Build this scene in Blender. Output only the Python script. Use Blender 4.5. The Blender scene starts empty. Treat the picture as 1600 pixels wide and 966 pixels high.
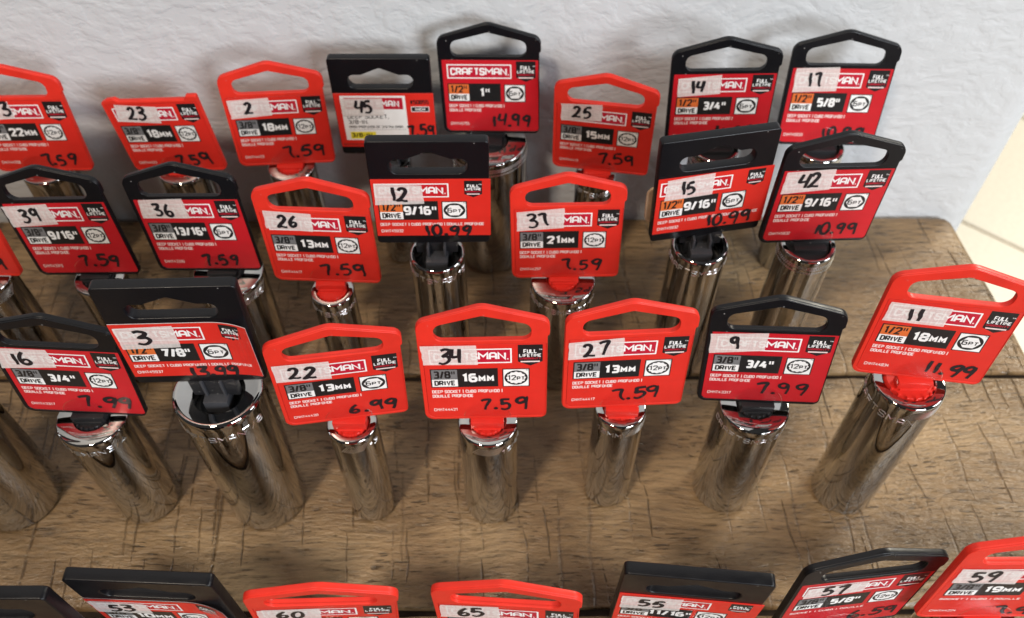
import bpy, bmesh, math, random
from mathutils import Vector, Matrix

random.seed(7)
S = 0.001                                   # the builders below work in millimetres
scene = bpy.context.scene
col = scene.collection
R = math.radians

# ------------------------------------------------------------------ camera
cam_d = bpy.data.cameras.new("camera")
cam = bpy.data.objects.new("camera", cam_d)
col.objects.link(cam)
cam_d.sensor_width = 36.0
cam_d.lens = 31.12
cam_d.clip_start = 0.01
cam_d.clip_end = 50.0
cam.location = (0, 0, 0.3397)
cam.rotation_mode = 'XYZ'
cam.matrix_world = Matrix.Translation((0, 0, 0.3397)) @ Matrix.Rotation(R(90 - 52.09), 4, 'X') @ Matrix.Rotation(R(-0.246), 4, 'Z')
cam_d.dof.use_dof = True
cam_d.dof.focus_distance = 0.275
cam_d.dof.aperture_fstop = 16
scene.camera = cam

# ------------------------------------------------------------------ world, lamps, exposure
scene.view_settings.view_transform = 'Standard'
scene.view_settings.look = 'None'
scene.view_settings.exposure = 0.0
scene.view_settings.gamma = 1.0
world = bpy.data.worlds.new("World")
scene.world = world
world.use_nodes = True
bg = world.node_tree.nodes['Background']
bg.inputs[0].default_value = (0.95, 0.93, 0.92, 1)
bg.inputs[1].default_value = 0.05


def area(name, loc, target, sx, sy, power, color):
    d = bpy.data.lights.new(name, 'AREA')
    d.shape = 'RECTANGLE'
    d.size = sx
    d.size_y = sy
    d.energy = power
    d.color = color
    o = bpy.data.objects.new(name, d)
    col.objects.link(o)
    o.location = loc
    o.rotation_euler = (Vector(target) - Vector(loc)).to_track_quat('-Z', 'Y').to_euler()
    return o


area("window_daylight", (1.05, -1.35, 0.85), (0, 0.3, 0.08), 0.7, 0.6, 42, (0.89, 0.95, 1.0))
area("ceiling_lamp", (-0.50, -0.62, 1.55), (0, 0.2, 0.0), 0.17, 0.17, 20, (1.0, 0.86, 0.70))
area("side_window_daylight", (1.0, 0.02, 0.60), (0.2, 0.29, 0.03), 0.3, 0.35, 4.0, (0.93, 0.96, 1.0))
area("doorway_sunlight", (1.7, 1.5, 1.2), (0.85, 1.0, -0.75), 0.6, 0.6, 46, (1.0, 0.93, 0.78))

# ------------------------------------------------------------------ materials


def new_mat(name):
    m = bpy.data.materials.new(name)
    m.use_nodes = True
    nt = m.node_tree
    return m, nt, nt.nodes['Principled BSDF']


def N(nt, t, **kw):
    n = nt.nodes.new(t)
    for k, v in kw.items():
        setattr(n, k, v)
    return n


def ramp(nt, stops, src):
    r = nt.nodes.new('ShaderNodeValToRGB')
    while len(r.color_ramp.elements) < len(stops):
        r.color_ramp.elements.new(0.5)
    for e, (p, c) in zip(r.color_ramp.elements, stops):
        e.position = p
        e.color = (c, c, c, 1) if isinstance(c, (int, float)) else (*c, 1)
    nt.links.new(src, r.inputs[0])
    return r


def noise(nt, vec, scale, detail=3, rough=0.55):
    n = nt.nodes.new('ShaderNodeTexNoise')
    n.inputs['Scale'].default_value = scale
    n.inputs['Detail'].default_value = detail
    n.inputs['Roughness'].default_value = rough
    nt.links.new(vec, n.inputs['Vector'])
    return n


def mapping(nt, vec, scale=(1, 1, 1), rot=(0, 0, 0), loc=(0, 0, 0)):
    m = nt.nodes.new('ShaderNodeMapping')
    m.inputs['Scale'].default_value = scale
    m.inputs['Rotation'].default_value = rot
    m.inputs['Location'].default_value = loc
    nt.links.new(vec, m.inputs['Vector'])
    return m.outputs[0]


def math_n(nt, op, a, b=None, clamp=False):
    m = nt.nodes.new('ShaderNodeMath')
    m.operation = op
    m.use_clamp = clamp
    for i, v in enumerate((a, b)):
        if v is None:
            continue
        if isinstance(v, (int, float)):
            m.inputs[i].default_value = v
        else:
            nt.links.new(v, m.inputs[i])
    return m.outputs[0]


def mixc(nt, fac, a, b, mode='MIX'):
    m = nt.nodes.new('ShaderNodeMix')
    m.data_type = 'RGBA'
    m.blend_type = mode
    for sock, v in ((m.inputs[0], fac), (m.inputs[6], a), (m.inputs[7], b)):
        if isinstance(v, (int, float)):
            sock.default_value = v
        elif isinstance(v, tuple):
            sock.default_value = (*v, 1)
        else:
            nt.links.new(v, sock)
    return m.outputs[2]


def bump(nt, h, strength, dist, normal=None):
    b = nt.nodes.new('ShaderNodeBump')
    b.inputs['Strength'].default_value = strength
    b.inputs['Distance'].default_value = dist
    nt.links.new(h, b.inputs['Height'])
    if normal is not None:
        nt.links.new(normal, b.inputs['Normal'])
    return b.outputs[0]


def objco(nt):
    return nt.nodes.new('ShaderNodeTexCoord').outputs['Object']


def plain(name, c, rough, spec=0.5, var=0.06, bumpy=0.0, bscale=900, coat=0.0):
    m, nt, p = new_mat(name)
    co = objco(nt)
    n = noise(nt, co, 160, 4)
    r = ramp(nt, [(0.3, tuple(x * (1 - var) for x in c)), (0.7, tuple(min(1, x * (1 + var)) for x in c))], n.outputs[0])
    nt.links.new(r.outputs[0], p.inputs['Base Color'])
    rr = ramp(nt, [(0.3, rough * 0.85), (0.75, min(1, rough * 1.2))], noise(nt, co, 300, 3).outputs[0])
    nt.links.new(rr.outputs[0], p.inputs['Roughness'])
    p.inputs['Specular IOR Level'].default_value = spec
    if coat:
        p.inputs['Coat Weight'].default_value = coat
        p.inputs['Coat Roughness'].default_value = 0.12
    if bumpy:
        nt.links.new(bump(nt, noise(nt, co, bscale, 2).outputs[0], bumpy, 0.0004), p.inputs['Normal'])
    return m


M = {}
M['card_red'] = plain('printed_red', (0.50, 0.010, 0.018), 0.33, 0.5, 0.04, 0.05, 500)
M['card_orange_red'] = plain('printed_orange_red', (0.62, 0.022, 0.014), 0.36, 0.5, 0.04, 0.05, 500)
M['crimson'] = plain('printed_crimson', (0.46, 0.008, 0.030), 0.33)
M['white'] = plain('printed_white', (0.80, 0.79, 0.78), 0.4)
M['pink_white'] = plain('printed_fine_white', (0.78, 0.62, 0.60), 0.4)
M['black'] = plain('printed_black', (0.010, 0.010, 0.011), 0.35)
M['grey'] = plain('printed_grey', (0.155, 0.155, 0.16), 0.36)
M['orange'] = plain('printed_orange', (0.62, 0.135, 0.030), 0.36)
M['yellow'] = plain('printed_yellow', (0.80, 0.68, 0.04), 0.4)
M['marker'] = plain('marker_ink', (0.012, 0.010, 0.013), 0.42, 0.4)
M['kraft'] = plain('kraft_board', (0.36, 0.25, 0.16), 0.8, 0.2, 0.25)


def plastic(name, c, rough, fleck):
    m, nt, p = new_mat(name)
    co = objco(nt)
    n = noise(nt, co, 90, 4)
    a = ramp(nt, [(0.3, tuple(x * 0.9 for x in c)), (0.7, tuple(min(1, x * 1.1) for x in c))], n.outputs[0])
    v = N(nt, 'ShaderNodeTexVoronoi')
    v.inputs['Scale'].default_value = 260
    nt.links.new(co, v.inputs['Vector'])
    sp = ramp(nt, [(0.0, 1.0), (0.06, 1.0), (0.09, 0.0)], v.outputs['Distance'])
    patch = ramp(nt, [(0.50, 0.0), (0.60, 1.0)], noise(nt, co, 45, 2).outputs[0])
    f = math_n(nt, 'MULTIPLY', sp.outputs[0], patch.outputs[0])
    f = math_n(nt, 'MULTIPLY', f, fleck)
    nt.links.new(mixc(nt, f, a.outputs[0], (0.55, 0.52, 0.5)), p.inputs['Base Color'])
    rr = ramp(nt, [(0.3, rough * 0.8), (0.75, min(1, rough * 1.3))], noise(nt, co, 140, 4).outputs[0])
    nt.links.new(rr.outputs[0], p.inputs['Roughness'])
    p.inputs['Specular IOR Level'].default_value = 0.3
    nt.links.new(bump(nt, noise(nt, co, 1400, 2).outputs[0], 0.12, 0.0002), p.inputs['Normal'])
    return m


M['black_clip'] = plastic('black_clip_plastic', (0.016, 0.016, 0.018), 0.38, 0.3)
M['grey_clip'] = plastic('grey_clip_plastic', (0.045, 0.046, 0.052), 0.36, 0.2)
M['red_clip'] = plastic('red_clip_plastic', (0.60, 0.024, 0.016), 0.34, 0.1)
M['red_plastic'] = plastic('red_moulded_plastic', (0.63, 0.028, 0.016), 0.38, 0.12)
M['black_plastic'] = plastic('black_moulded_plastic', (0.0045, 0.0045, 0.006), 0.34, 0.4)


def tape_mat():
    m, nt, p = new_mat('paper_tape')
    co = objco(nt)
    w1 = noise(nt, mapping(nt, co, (260, 1, 1500)), 1.0, 3)
    w2 = noise(nt, mapping(nt, co, (1500, 1, 300)), 1.0, 3)
    mx = math_n(nt, 'MULTIPLY', w1.outputs[0], w2.outputs[0])
    c = ramp(nt, [(0.12, (0.80, 0.73, 0.70)), (0.4, (0.86, 0.81, 0.78))], mx)
    nt.links.new(c.outputs[0], p.inputs['Base Color'])
    p.inputs['Roughness'].default_value = 0.62
    al = ramp(nt, [(0.12, 0.55), (0.42, 0.70)], mx)
    nt.links.new(al.outputs[0], p.inputs['Alpha'])
    nt.links.new(bump(nt, mx, 0.25, 0.0002), p.inputs['Normal'])
    return m


M['tape'] = tape_mat()


def blister_mat():
    m, nt, p = new_mat('clear_film')
    out = nt.nodes['Material Output']
    nt.nodes.remove(p)
    tr = N(nt, 'ShaderNodeBsdfTransparent')
    gl = N(nt, 'ShaderNodeBsdfGlossy')
    gl.inputs['Roughness'].default_value = 0.18
    mx = N(nt, 'ShaderNodeMixShader')
    fr = N(nt, 'ShaderNodeFresnel')
    fr.inputs['IOR'].default_value = 1.42
    fac = math_n(nt, 'MULTIPLY', fr.outputs[0], 0.35, True)
    nt.links.new(fac, mx.inputs[0])
    nt.links.new(tr.outputs[0], mx.inputs[1])
    nt.links.new(gl.outputs[0], mx.inputs[2])
    nt.links.new(mx.outputs[0], out.inputs[0])
    return m


M['film'] = blister_mat()


def chrome(name, knurl=0):
    m, nt, p = new_mat(name)
    co = objco(nt)
    n = noise(nt, co, 55, 4)
    k = 1.0
    c = ramp(nt, [(0.3, (0.43 * k, 0.425 * k, 0.415 * k)), (0.7, (0.55 * k, 0.545 * k, 0.535 * k))], n.outputs[0])
    nt.links.new(c.outputs[0], p.inputs['Base Color'])
    p.inputs['Metallic'].default_value = 1.0
    rr = ramp(nt, [(0.3, 0.02), (0.55, 0.035), (0.78, 0.10)], noise(nt, mapping(nt, co, (1, 1, 0.35)), 120, 5, 0.65).outputs[0])
    nt.links.new(rr.outputs[0], p.inputs['Roughness'])
    nrm = bump(nt, noise(nt, mapping(nt, co, (1, 1, 0.25)), 90, 3).outputs[0], 0.10, 0.0006)
    if knurl:
        uv = N(nt, 'ShaderNodeUVMap')
        uv.uv_map = 'UVMap'
        if knurl == 1:
            w = N(nt, 'ShaderNodeTexWave')
            w.bands_direction = 'DIAGONAL'
            w.inputs['Scale'].default_value = 0.42
            nt.links.new(mapping(nt, uv.outputs[0], (1.0, 1.6, 1)), w.inputs['Vector'])
            h = w.outputs['Fac']
            nrm = bump(nt, h, 0.8, 0.00035)
        else:
            w = N(nt, 'ShaderNodeTexVoronoi')
            w.inputs['Scale'].default_value = 1.15
            w.inputs['Randomness'].default_value = 0.0
            nt.links.new(uv.outputs[0], w.inputs['Vector'])
            h = ramp(nt, [(0.2, 1.0), (0.42, 0.0)], w.outputs['Distance']).outputs[0]
            nrm = bump(nt, h, 0.9, 0.00035)
        p.inputs['Roughness'].default_value = 0.13
        for l in list(p.inputs['Roughness'].links):
            nt.links.remove(l)
    nt.links.new(nrm, p.inputs['Normal'])
    return m


M['chrome'] = chrome('polished_nickel')
M['knurl'] = chrome('knurled_nickel', 1)
M['dots'] = chrome('dimpled_nickel', 2)
M['stamp'] = plain('stamped_edge', (0.9, 0.9, 0.9), 0.30)  # whiter than the body: edge highlights of stamping and knurling partly in the colour
_p = M['stamp'].node_tree.nodes['Principled BSDF']
_p.inputs['Metallic'].default_value = 1.0
M['recess'] = plain('recess_shade', (0.03, 0.028, 0.027), 0.4)  # near-black recess floor: the shade down the drive hole put into the colour


def wall_mat():
    m, nt, p = new_mat('orange_peel_paint')
    co = objco(nt)
    d = noise(nt, co, 18, 3)
    warp = N(nt, 'ShaderNodeVectorMath', operation='MULTIPLY_ADD')
    nt.links.new(d.outputs['Color'], warp.inputs[0])
    warp.inputs[1].default_value = (0.03, 0.03, 0.03)
    nt.links.new(co, warp.inputs[2])
    v = mapping(nt, warp.outputs[0], (0.7, 1, 1.1), (0, R(-35), 0))
    a = noise(nt, v, 150, 3, 0.5)
    h1 = ramp(nt, [(0.40, 0.0), (0.50, 0.55), (0.62, 1.0)], a.outputs[0])
    big = noise(nt, v, 48, 2, 0.5)
    b = noise(nt, co, 420, 3)
    h = math_n(nt, 'ADD', h1.outputs[0], math_n(nt, 'MULTIPLY', b.outputs[0], 0.35))
    h = math_n(nt, 'ADD', h, math_n(nt, 'MULTIPLY', big.outputs[0], 0.2))
    nt.links.new(bump(nt, h, 0.32, 0.0009), p.inputs['Normal'])
    c = ramp(nt, [(0.25, (0.505, 0.515, 0.53)), (0.75, (0.555, 0.565, 0.58))], noise(nt, co, 9, 4).outputs[0])
    nt.links.new(c.outputs[0], p.inputs['Base Color'])
    p.inputs['Roughness'].default_value = 0.5
    p.inputs['Specular IOR Level'].default_value = 0.35
    return m


M['wall'] = wall_mat()


def wood_mat():
    m, nt, p = new_mat('rough_sawn_wood')
    co = objco(nt)
    sep = N(nt, 'ShaderNodeSeparateXYZ')
    nt.links.new(co, sep.inputs[0])
    # a different tone and grain shift for each board
    at = N(nt, 'ShaderNodeAttribute')
    at.attribute_name = 'board'
    shift = N(nt, 'ShaderNodeCombineXYZ')
    nt.links.new(math_n(nt, 'MULTIPLY', at.outputs['Fac'], 3.7), shift.inputs[0])
    nt.links.new(math_n(nt, 'MULTIPLY', at.outputs['Fac'], 1.3), shift.inputs[2])
    ad = N(nt, 'ShaderNodeVectorMath', operation='ADD')
    nt.links.new(co, ad.inputs[0])
    nt.links.new(shift.outputs[0], ad.inputs[1])
    v = ad.outputs[0]
    wn = noise(nt, v, 12, 3)
    wp = N(nt, 'ShaderNodeVectorMath', operation='MULTIPLY_ADD')
    nt.links.new(wn.outputs['Color'], wp.inputs[0])
    wp.inputs[1].default_value = (0.03, 0.012, 0)
    nt.links.new(v, wp.inputs[2])
    v = wp.outputs[0]
    broad = noise(nt, mapping(nt, v, (6, 30, 4)), 1.0, 5, 0.62)
    fine = noise(nt, mapping(nt, v, (75, 620, 1)), 1.0, 5, 0.7)
    ripple = noise(nt, mapping(nt, v, (170, 560, 1), (0, 0, R(8))), 1.0, 3, 0.6)
    base = ramp(nt, [(0.28, (0.096, 0.056, 0.026)), (0.48, (0.188, 0.117, 0.055)), (0.72, (0.315, 0.208, 0.104))], broad.outputs[0])
    dk = ramp(nt, [(0.32, 0.38), (0.46, 0.88), (0.6, 1.1)], fine.outputs[0])
    c = mixc(nt, 1.0, base.outputs[0], dk.outputs[0], 'MULTIPLY')
    # cross cuts left by the saw: thin lines, one at most per cell, most cells empty
    wob = noise(nt, co, 30, 2)

    def cuts(cell, length, slant, width, share, seed):
        x = math_n(nt, 'ADD', sep.outputs[0], math_n(nt, 'MULTIPLY', sep.outputs[1], slant))
        x = math_n(nt, 'ADD', x, math_n(nt, 'MULTIPLY', wob.outputs[0], 0.0065))
        x = math_n(nt, 'DIVIDE', x, cell)
        ix = math_n(nt, 'FLOOR', x)
        fx = math_n(nt, 'SUBTRACT', x, ix)
        w0 = N(nt, 'ShaderNodeTexWhiteNoise', noise_dimensions='2D')
        cv = N(nt, 'ShaderNodeCombineXYZ')
        nt.links.new(ix, cv.inputs[0])
        cv.inputs[1].default_value = seed
        nt.links.new(cv.outputs[0], w0.inputs['Vector'])
        y = math_n(nt, 'ADD', math_n(nt, 'DIVIDE', sep.outputs[1], length), math_n(nt, 'MULTIPLY', w0.outputs[0], 7.0))
        iy = math_n(nt, 'FLOOR', y)
        fy = math_n(nt, 'SUBTRACT', y, iy)
        w1 = N(nt, 'ShaderNodeTexWhiteNoise', noise_dimensions='3D')
        cv2 = N(nt, 'ShaderNodeCombineXYZ')
        nt.links.new(ix, cv2.inputs[0])
        nt.links.new(iy, cv2.inputs[1])
        cv2.inputs[2].default_value = seed
        nt.links.new(cv2.outputs[0], w1.inputs['Vector'])
        sp = N(nt, 'ShaderNodeSeparateColor')
        nt.links.new(w1.outputs['Color'], sp.inputs[0])
        pos = math_n(nt, 'ADD', math_n(nt, 'MULTIPLY', sp.outputs[0], 0.7), 0.15)
        d = math_n(nt, 'MULTIPLY', math_n(nt, 'ABSOLUTE', math_n(nt, 'SUBTRACT', fx, pos)), cell)
        end = math_n(nt, 'MULTIPLY', math_n(nt, 'ABSOLUTE', math_n(nt, 'SUBTRACT', fy, 0.5)), 2.0)
        th = math_n(nt, 'MULTIPLY', math_n(nt, 'SUBTRACT', 1.0, math_n(nt, 'POWER', end, 3.0)), width)
        ln = math_n(nt, 'SUBTRACT', 1.0, math_n(nt, 'DIVIDE', d, math_n(nt, 'ADD', math_n(nt, 'MAXIMUM', th, 0.0), 0.00001)), True)
        on = math_n(nt, 'LESS_THAN', sp.outputs[1], share)
        depth = math_n(nt, 'ADD', math_n(nt, 'MULTIPLY', sp.outputs[2], 0.6), 0.4)
        return math_n(nt, 'MULTIPLY', math_n(nt, 'MULTIPLY', ln, on), depth)
    c1 = cuts(0.015, 0.042, 0.05, 0.00085, 0.38, 1.0)
    c2 = cuts(0.009, 0.024, 0.10, 0.00055, 0.32, 5.0)
    c3 = cuts(0.026, 0.075, 0.0, 0.0011, 0.30, 9.0)
    brk = ramp(nt, [(0.36, 0.0), (0.46, 1.0)], noise(nt, co, 260, 3).outputs[0])
    cutf = math_n(nt, 'MULTIPLY', math_n(nt, 'MAXIMUM', c1, math_n(nt, 'MAXIMUM', c2, c3)), brk.outputs[0])
    s2 = noise(nt, mapping(nt, v, (130, 900, 1), (0, 0, R(3))), 1.0, 2, 0.5)
    pore = ramp(nt, [(0.33, 1.0), (0.39, 0.0)], s2.outputs[0])
    pm = ramp(nt, [(0.42, 0.0), (0.58, 1.0)], noise(nt, mapping(nt, co, (30, 60, 1)), 1.0, 3).outputs[0])
    poref = math_n(nt, 'MULTIPLY', pore.outputs[0], pm.outputs[0])
    dark = math_n(nt, 'MAXIMUM', math_n(nt, 'MULTIPLY', cutf, 0.7), math_n(nt, 'MULTIPLY', poref, 0.75))
    c = mixc(nt, dark, c, (0.024, 0.015, 0.009))
    nt.links.new(c, p.inputs['Base Color'])
    rr = ramp(nt, [(0.3, 0.24), (0.7, 0.42)], fine.outputs[0])
    nt.links.new(rr.outputs[0], p.inputs['Roughness'])
    p.inputs['Specular IOR Level'].default_value = 0.5
    grit = noise(nt, mapping(nt, co, (500, 900, 1)), 1.0, 3, 0.6)
    h = math_n(nt, 'ADD', math_n(nt, 'MULTIPLY', ripple.outputs[0], 0.9), math_n(nt, 'MULTIPLY', fine.outputs[0], 0.4))
    h = math_n(nt, 'ADD', h, math_n(nt, 'MULTIPLY', grit.outputs[0], 0.35))
    h = math_n(nt, 'SUBTRACT', h, math_n(nt, 'MULTIPLY', dark, 0.9))
    h = math_n(nt, 'ADD', h, math_n(nt, 'MULTIPLY', broad.outputs[0], 0.15))
    nt.links.new(bump(nt, h, 0.85, 0.0009), p.inputs['Normal'])
    return m


M['wood'] = wood_mat()
M['groove'] = plain('dark_seam', (0.022, 0.014, 0.009), 0.8, 0.2, 0.3)
M['tile'] = plain('cream_tile', (0.82, 0.77, 0.66), 0.4, 0.5, 0.08)
M['grout'] = plain('sand_grout', (0.30, 0.23, 0.14), 0.85, 0.2)

# ------------------------------------------------------------------ mesh builder


class MB:
    def __init__(self):
        self.v = []
        self.f = []
        self.m = []
        self.uv = {}
        self.names = []

    def slot(self, name):
        if name not in self.names:
            self.names.append(name)
        return self.names.index(name)

    def face(self, pts, mat):
        i = len(self.v)
        self.v += [tuple(p) for p in pts]
        self.f.append(tuple(range(i, i + len(pts))))
        self.m.append(self.slot(mat))

    def add(self, verts, faces, mat):
        i = len(self.v)
        self.v += [tuple(p) for p in verts]
        s = self.slot(mat)
        for f in faces:
            self.f.append(tuple(k + i for k in f))
            self.m.append(s)

    def box(self, x0, x1, y0, y1, z0, z1, mat, b=0.25):
        bm = bmesh.new()
        bmesh.ops.create_cube(bm, size=1.0)
        for v in bm.verts:
            v.co = Vector(((x0 + x1) / 2 + v.co.x * (x1 - x0), (y0 + y1) / 2 + v.co.y * (y1 - y0), (z0 + z1) / 2 + v.co.z * (z1 - z0)))
        if b:
            bmesh.ops.bevel(bm, geom=bm.edges[:], offset=b, segments=2, affect='EDGES', profile=0.5)
        bm.verts.index_update()
        self.add([v.co[:] for v in bm.verts], [[v.index for v in f.verts] for f in bm.faces], mat)
        bm.free()

    def revolve(self, prof, mats, seg=72, cx=0, cy=0, uvr=None, band=None):
        """prof: list of (r, z); mats: one material per span; band(k, ang) may override it"""
        base = len(self.v)
        for (r, z) in prof:
            for j in range(seg):
                a = 2 * math.pi * j / seg
                self.v.append((cx + r * math.cos(a), cy + r * math.sin(a), z))
        for k in range(len(prof) - 1):
            for j in range(seg):
                j2 = (j + 1) % seg
                f = (base + k * seg + j, base + k * seg + j2, base + (k + 1) * seg + j2, base + (k + 1) * seg + j)
                mt = mats[k] if isinstance(mats, list) else mats
                if band:
                    mt = band(k, 2 * math.pi * (j + 0.5) / seg) or mt
                if uvr:
                    u0, u1 = 2 * math.pi * j / seg * uvr, 2 * math.pi * (j + 1) / seg * uvr
                    self.uv[len(self.f)] = ((u0, prof[k][1]), (u1, prof[k][1]), (u1, prof[k + 1][1]), (u0, prof[k + 1][1]))
                self.f.append(f)
                self.m.append(self.slot(mt))

    def map(self, fn):
        self.v = [fn(*p) for p in self.v]

    def build(self, name, parent=None, smooth=32, loc=None, rot=None):
        me = bpy.data.meshes.new(name)
        me.from_pydata([(x * S, y * S, z * S) for x, y, z in self.v], [], self.f)
        for n in self.names:
            me.materials.append(M[n])
        me.polygons.foreach_set('material_index', self.m)
        if self.uv:
            l = me.uv_layers.new(name='UVMap')
            for fi, uvs in self.uv.items():
                for k, li in enumerate(me.polygons[fi].loop_indices):
                    l.data[li].uv = uvs[k]
        me.update()
        if smooth:
            me.shade_smooth()
            me.set_sharp_from_angle(angle=R(smooth))
        o = bpy.data.objects.new(name, me)
        col.objects.link(o)
        if parent:
            o.parent = parent
        if loc is not None:
            o.location = [c * S for c in loc]
        if rot is not None:
            o.rotation_mode = 'QUATERNION'
            o.rotation_quaternion = rot
        return o


def arc_poly(pts, n=7):
    """pts: (u, v, radius) -> outline with rounded corners"""
    out = []
    L = len(pts)
    for i in range(L):
        p0 = Vector(pts[i - 1][:2])
        p1 = Vector(pts[i][:2])
        p2 = Vector(pts[(i + 1) % L][:2])
        r = pts[i][2]
        if r <= 0:
            out.append(tuple(p1))
            continue
        d0 = (p0 - p1).normalized()
        d2 = (p2 - p1).normalized()
        ang = math.acos(max(-1, min(1, d0.dot(d2))))
        t = min(r / math.tan(ang / 2), (p0 - p1).length * 0.49, (p2 - p1).length * 0.49)
        r = t * math.tan(ang / 2)
        c = p1 + (d0 + d2).normalized() * (r / math.sin(ang / 2))
        a = p1 + d0 * t - c
        b = p1 + d2 * t - c
        a0 = math.atan2(a.y, a.x)
        da = math.atan2(b.y, b.x) - a0
        while da > math.pi:
            da -= 2 * math.pi
        while da < -math.pi:
            da += 2 * math.pi
        for k in range(n + 1):
            q = a0 + da * k / n
            out.append((c.x + r * math.cos(q), c.y + r * math.sin(q)))
    return out


def plate(mb, loops, w0, w1, mat, bevel=0.3):
    """solid plate between depth w0 and w1 with holes (first loop is the outline)"""
    cu = bpy.data.curves.new('tmp', 'CURVE')
    cu.dimensions = '2D'
    cu.fill_mode = 'BOTH'
    cu.extrude = (w1 - w0) / 2 - bevel
    cu.bevel_depth = bevel
    cu.bevel_resolution = 2
    cu.offset = -bevel
    for l in loops:
        sp = cu.splines.new('POLY')
        sp.points.add(len(l) - 1)
        for k, (u, v) in enumerate(l):
            sp.points[k].co = (u, v, 0, 1)
        sp.use_cyclic_u = True
    o = bpy.data.objects.new('tmp', cu)
    me = o.to_mesh()
    c = (w0 + w1) / 2
    mb.add([(v.co.x, v.co.y, v.co.z + c) for v in me.vertices], [tuple(p.vertices) for p in me.polygons], mat)
    o.to_mesh_clear()
    bpy.data.objects.remove(o)
    bpy.data.curves.remove(cu)


# ------------------------------------------------------------------ printed and written strokes


def stroke(mb, pts, width, w, mat, closed=False, dw=0.0, fn=None, taper=False, tilt=0.0):
    pts = [Vector(p) for p in pts]
    q = [pts[0]]
    for p in pts[1:]:
        if (p - q[-1]).length > 1e-4:
            q.append(p)
    pts = q
    if closed and (pts[0] - pts[-1]).length < 1e-4:
        pts.pop()
    n = len(pts)
    if n < 2:
        return
    L, Rr = [], []
    for i in range(n):
        a = pts[i - 1] if (i > 0 or closed) else None
        b = pts[(i + 1) % n] if (i < n - 1 or closed) else None
        d0 = (pts[i] - a).normalized() if a is not None else None
        d1 = (b - pts[i]).normalized() if b is not None else None
        d0 = d0 if d0 is not None else d1
        d1 = d1 if d1 is not None else d0
        n0 = Vector((-d0.y, d0.x))
        n1 = Vector((-d1.y, d1.x))
        m = n0 + n1
        if m.length < 0.2:
            m = n1
        m.normalize()
        k = 1 / max(0.55, m.dot(n1))
        hw = width / 2
        if taper:
            t = i / (n - 1)
            hw *= 0.78 + 0.3 * math.sin(math.pi * min(1, t * 1.1 + 0.1))
        ww = w + dw * i
        L.append((pts[i].x + m.x * hw * k, pts[i].y + m.y * hw * k, ww))
        Rr.append((pts[i].x - m.x * hw * k, pts[i].y - m.y * hw * k, ww))
    if fn:
        L = [fn(*p) for p in L]
        Rr = [fn(*p) for p in Rr]
    if tilt:
        C = []
        for i in range(n):
            p = (pts[i].x, pts[i].y, w + dw * i + tilt)
            C.append(fn(*p) if fn else p)
        for A, B in ((L, C), (C, Rr)):
            q = []
            for a, b in zip(A, B):
                q += [a, b]
            f2 = [(2 * i, 2 * i + 1, 2 * i + 3, 2 * i + 2) for i in range(n - 1)]
            if closed:
                f2.append((2 * n - 2, 2 * n - 1, 1, 0))
            mb.add(q, f2, mat)
        return
    vs = []
    for a, b in zip(L, Rr):
        vs += [a, b]
    fs = [(2 * i, 2 * i + 1, 2 * i + 3, 2 * i + 2) for i in range(n - 1)]
    if closed:
        fs.append((2 * n - 2, 2 * n - 1, 1, 0))
    mb.add(vs, fs, mat)


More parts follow.
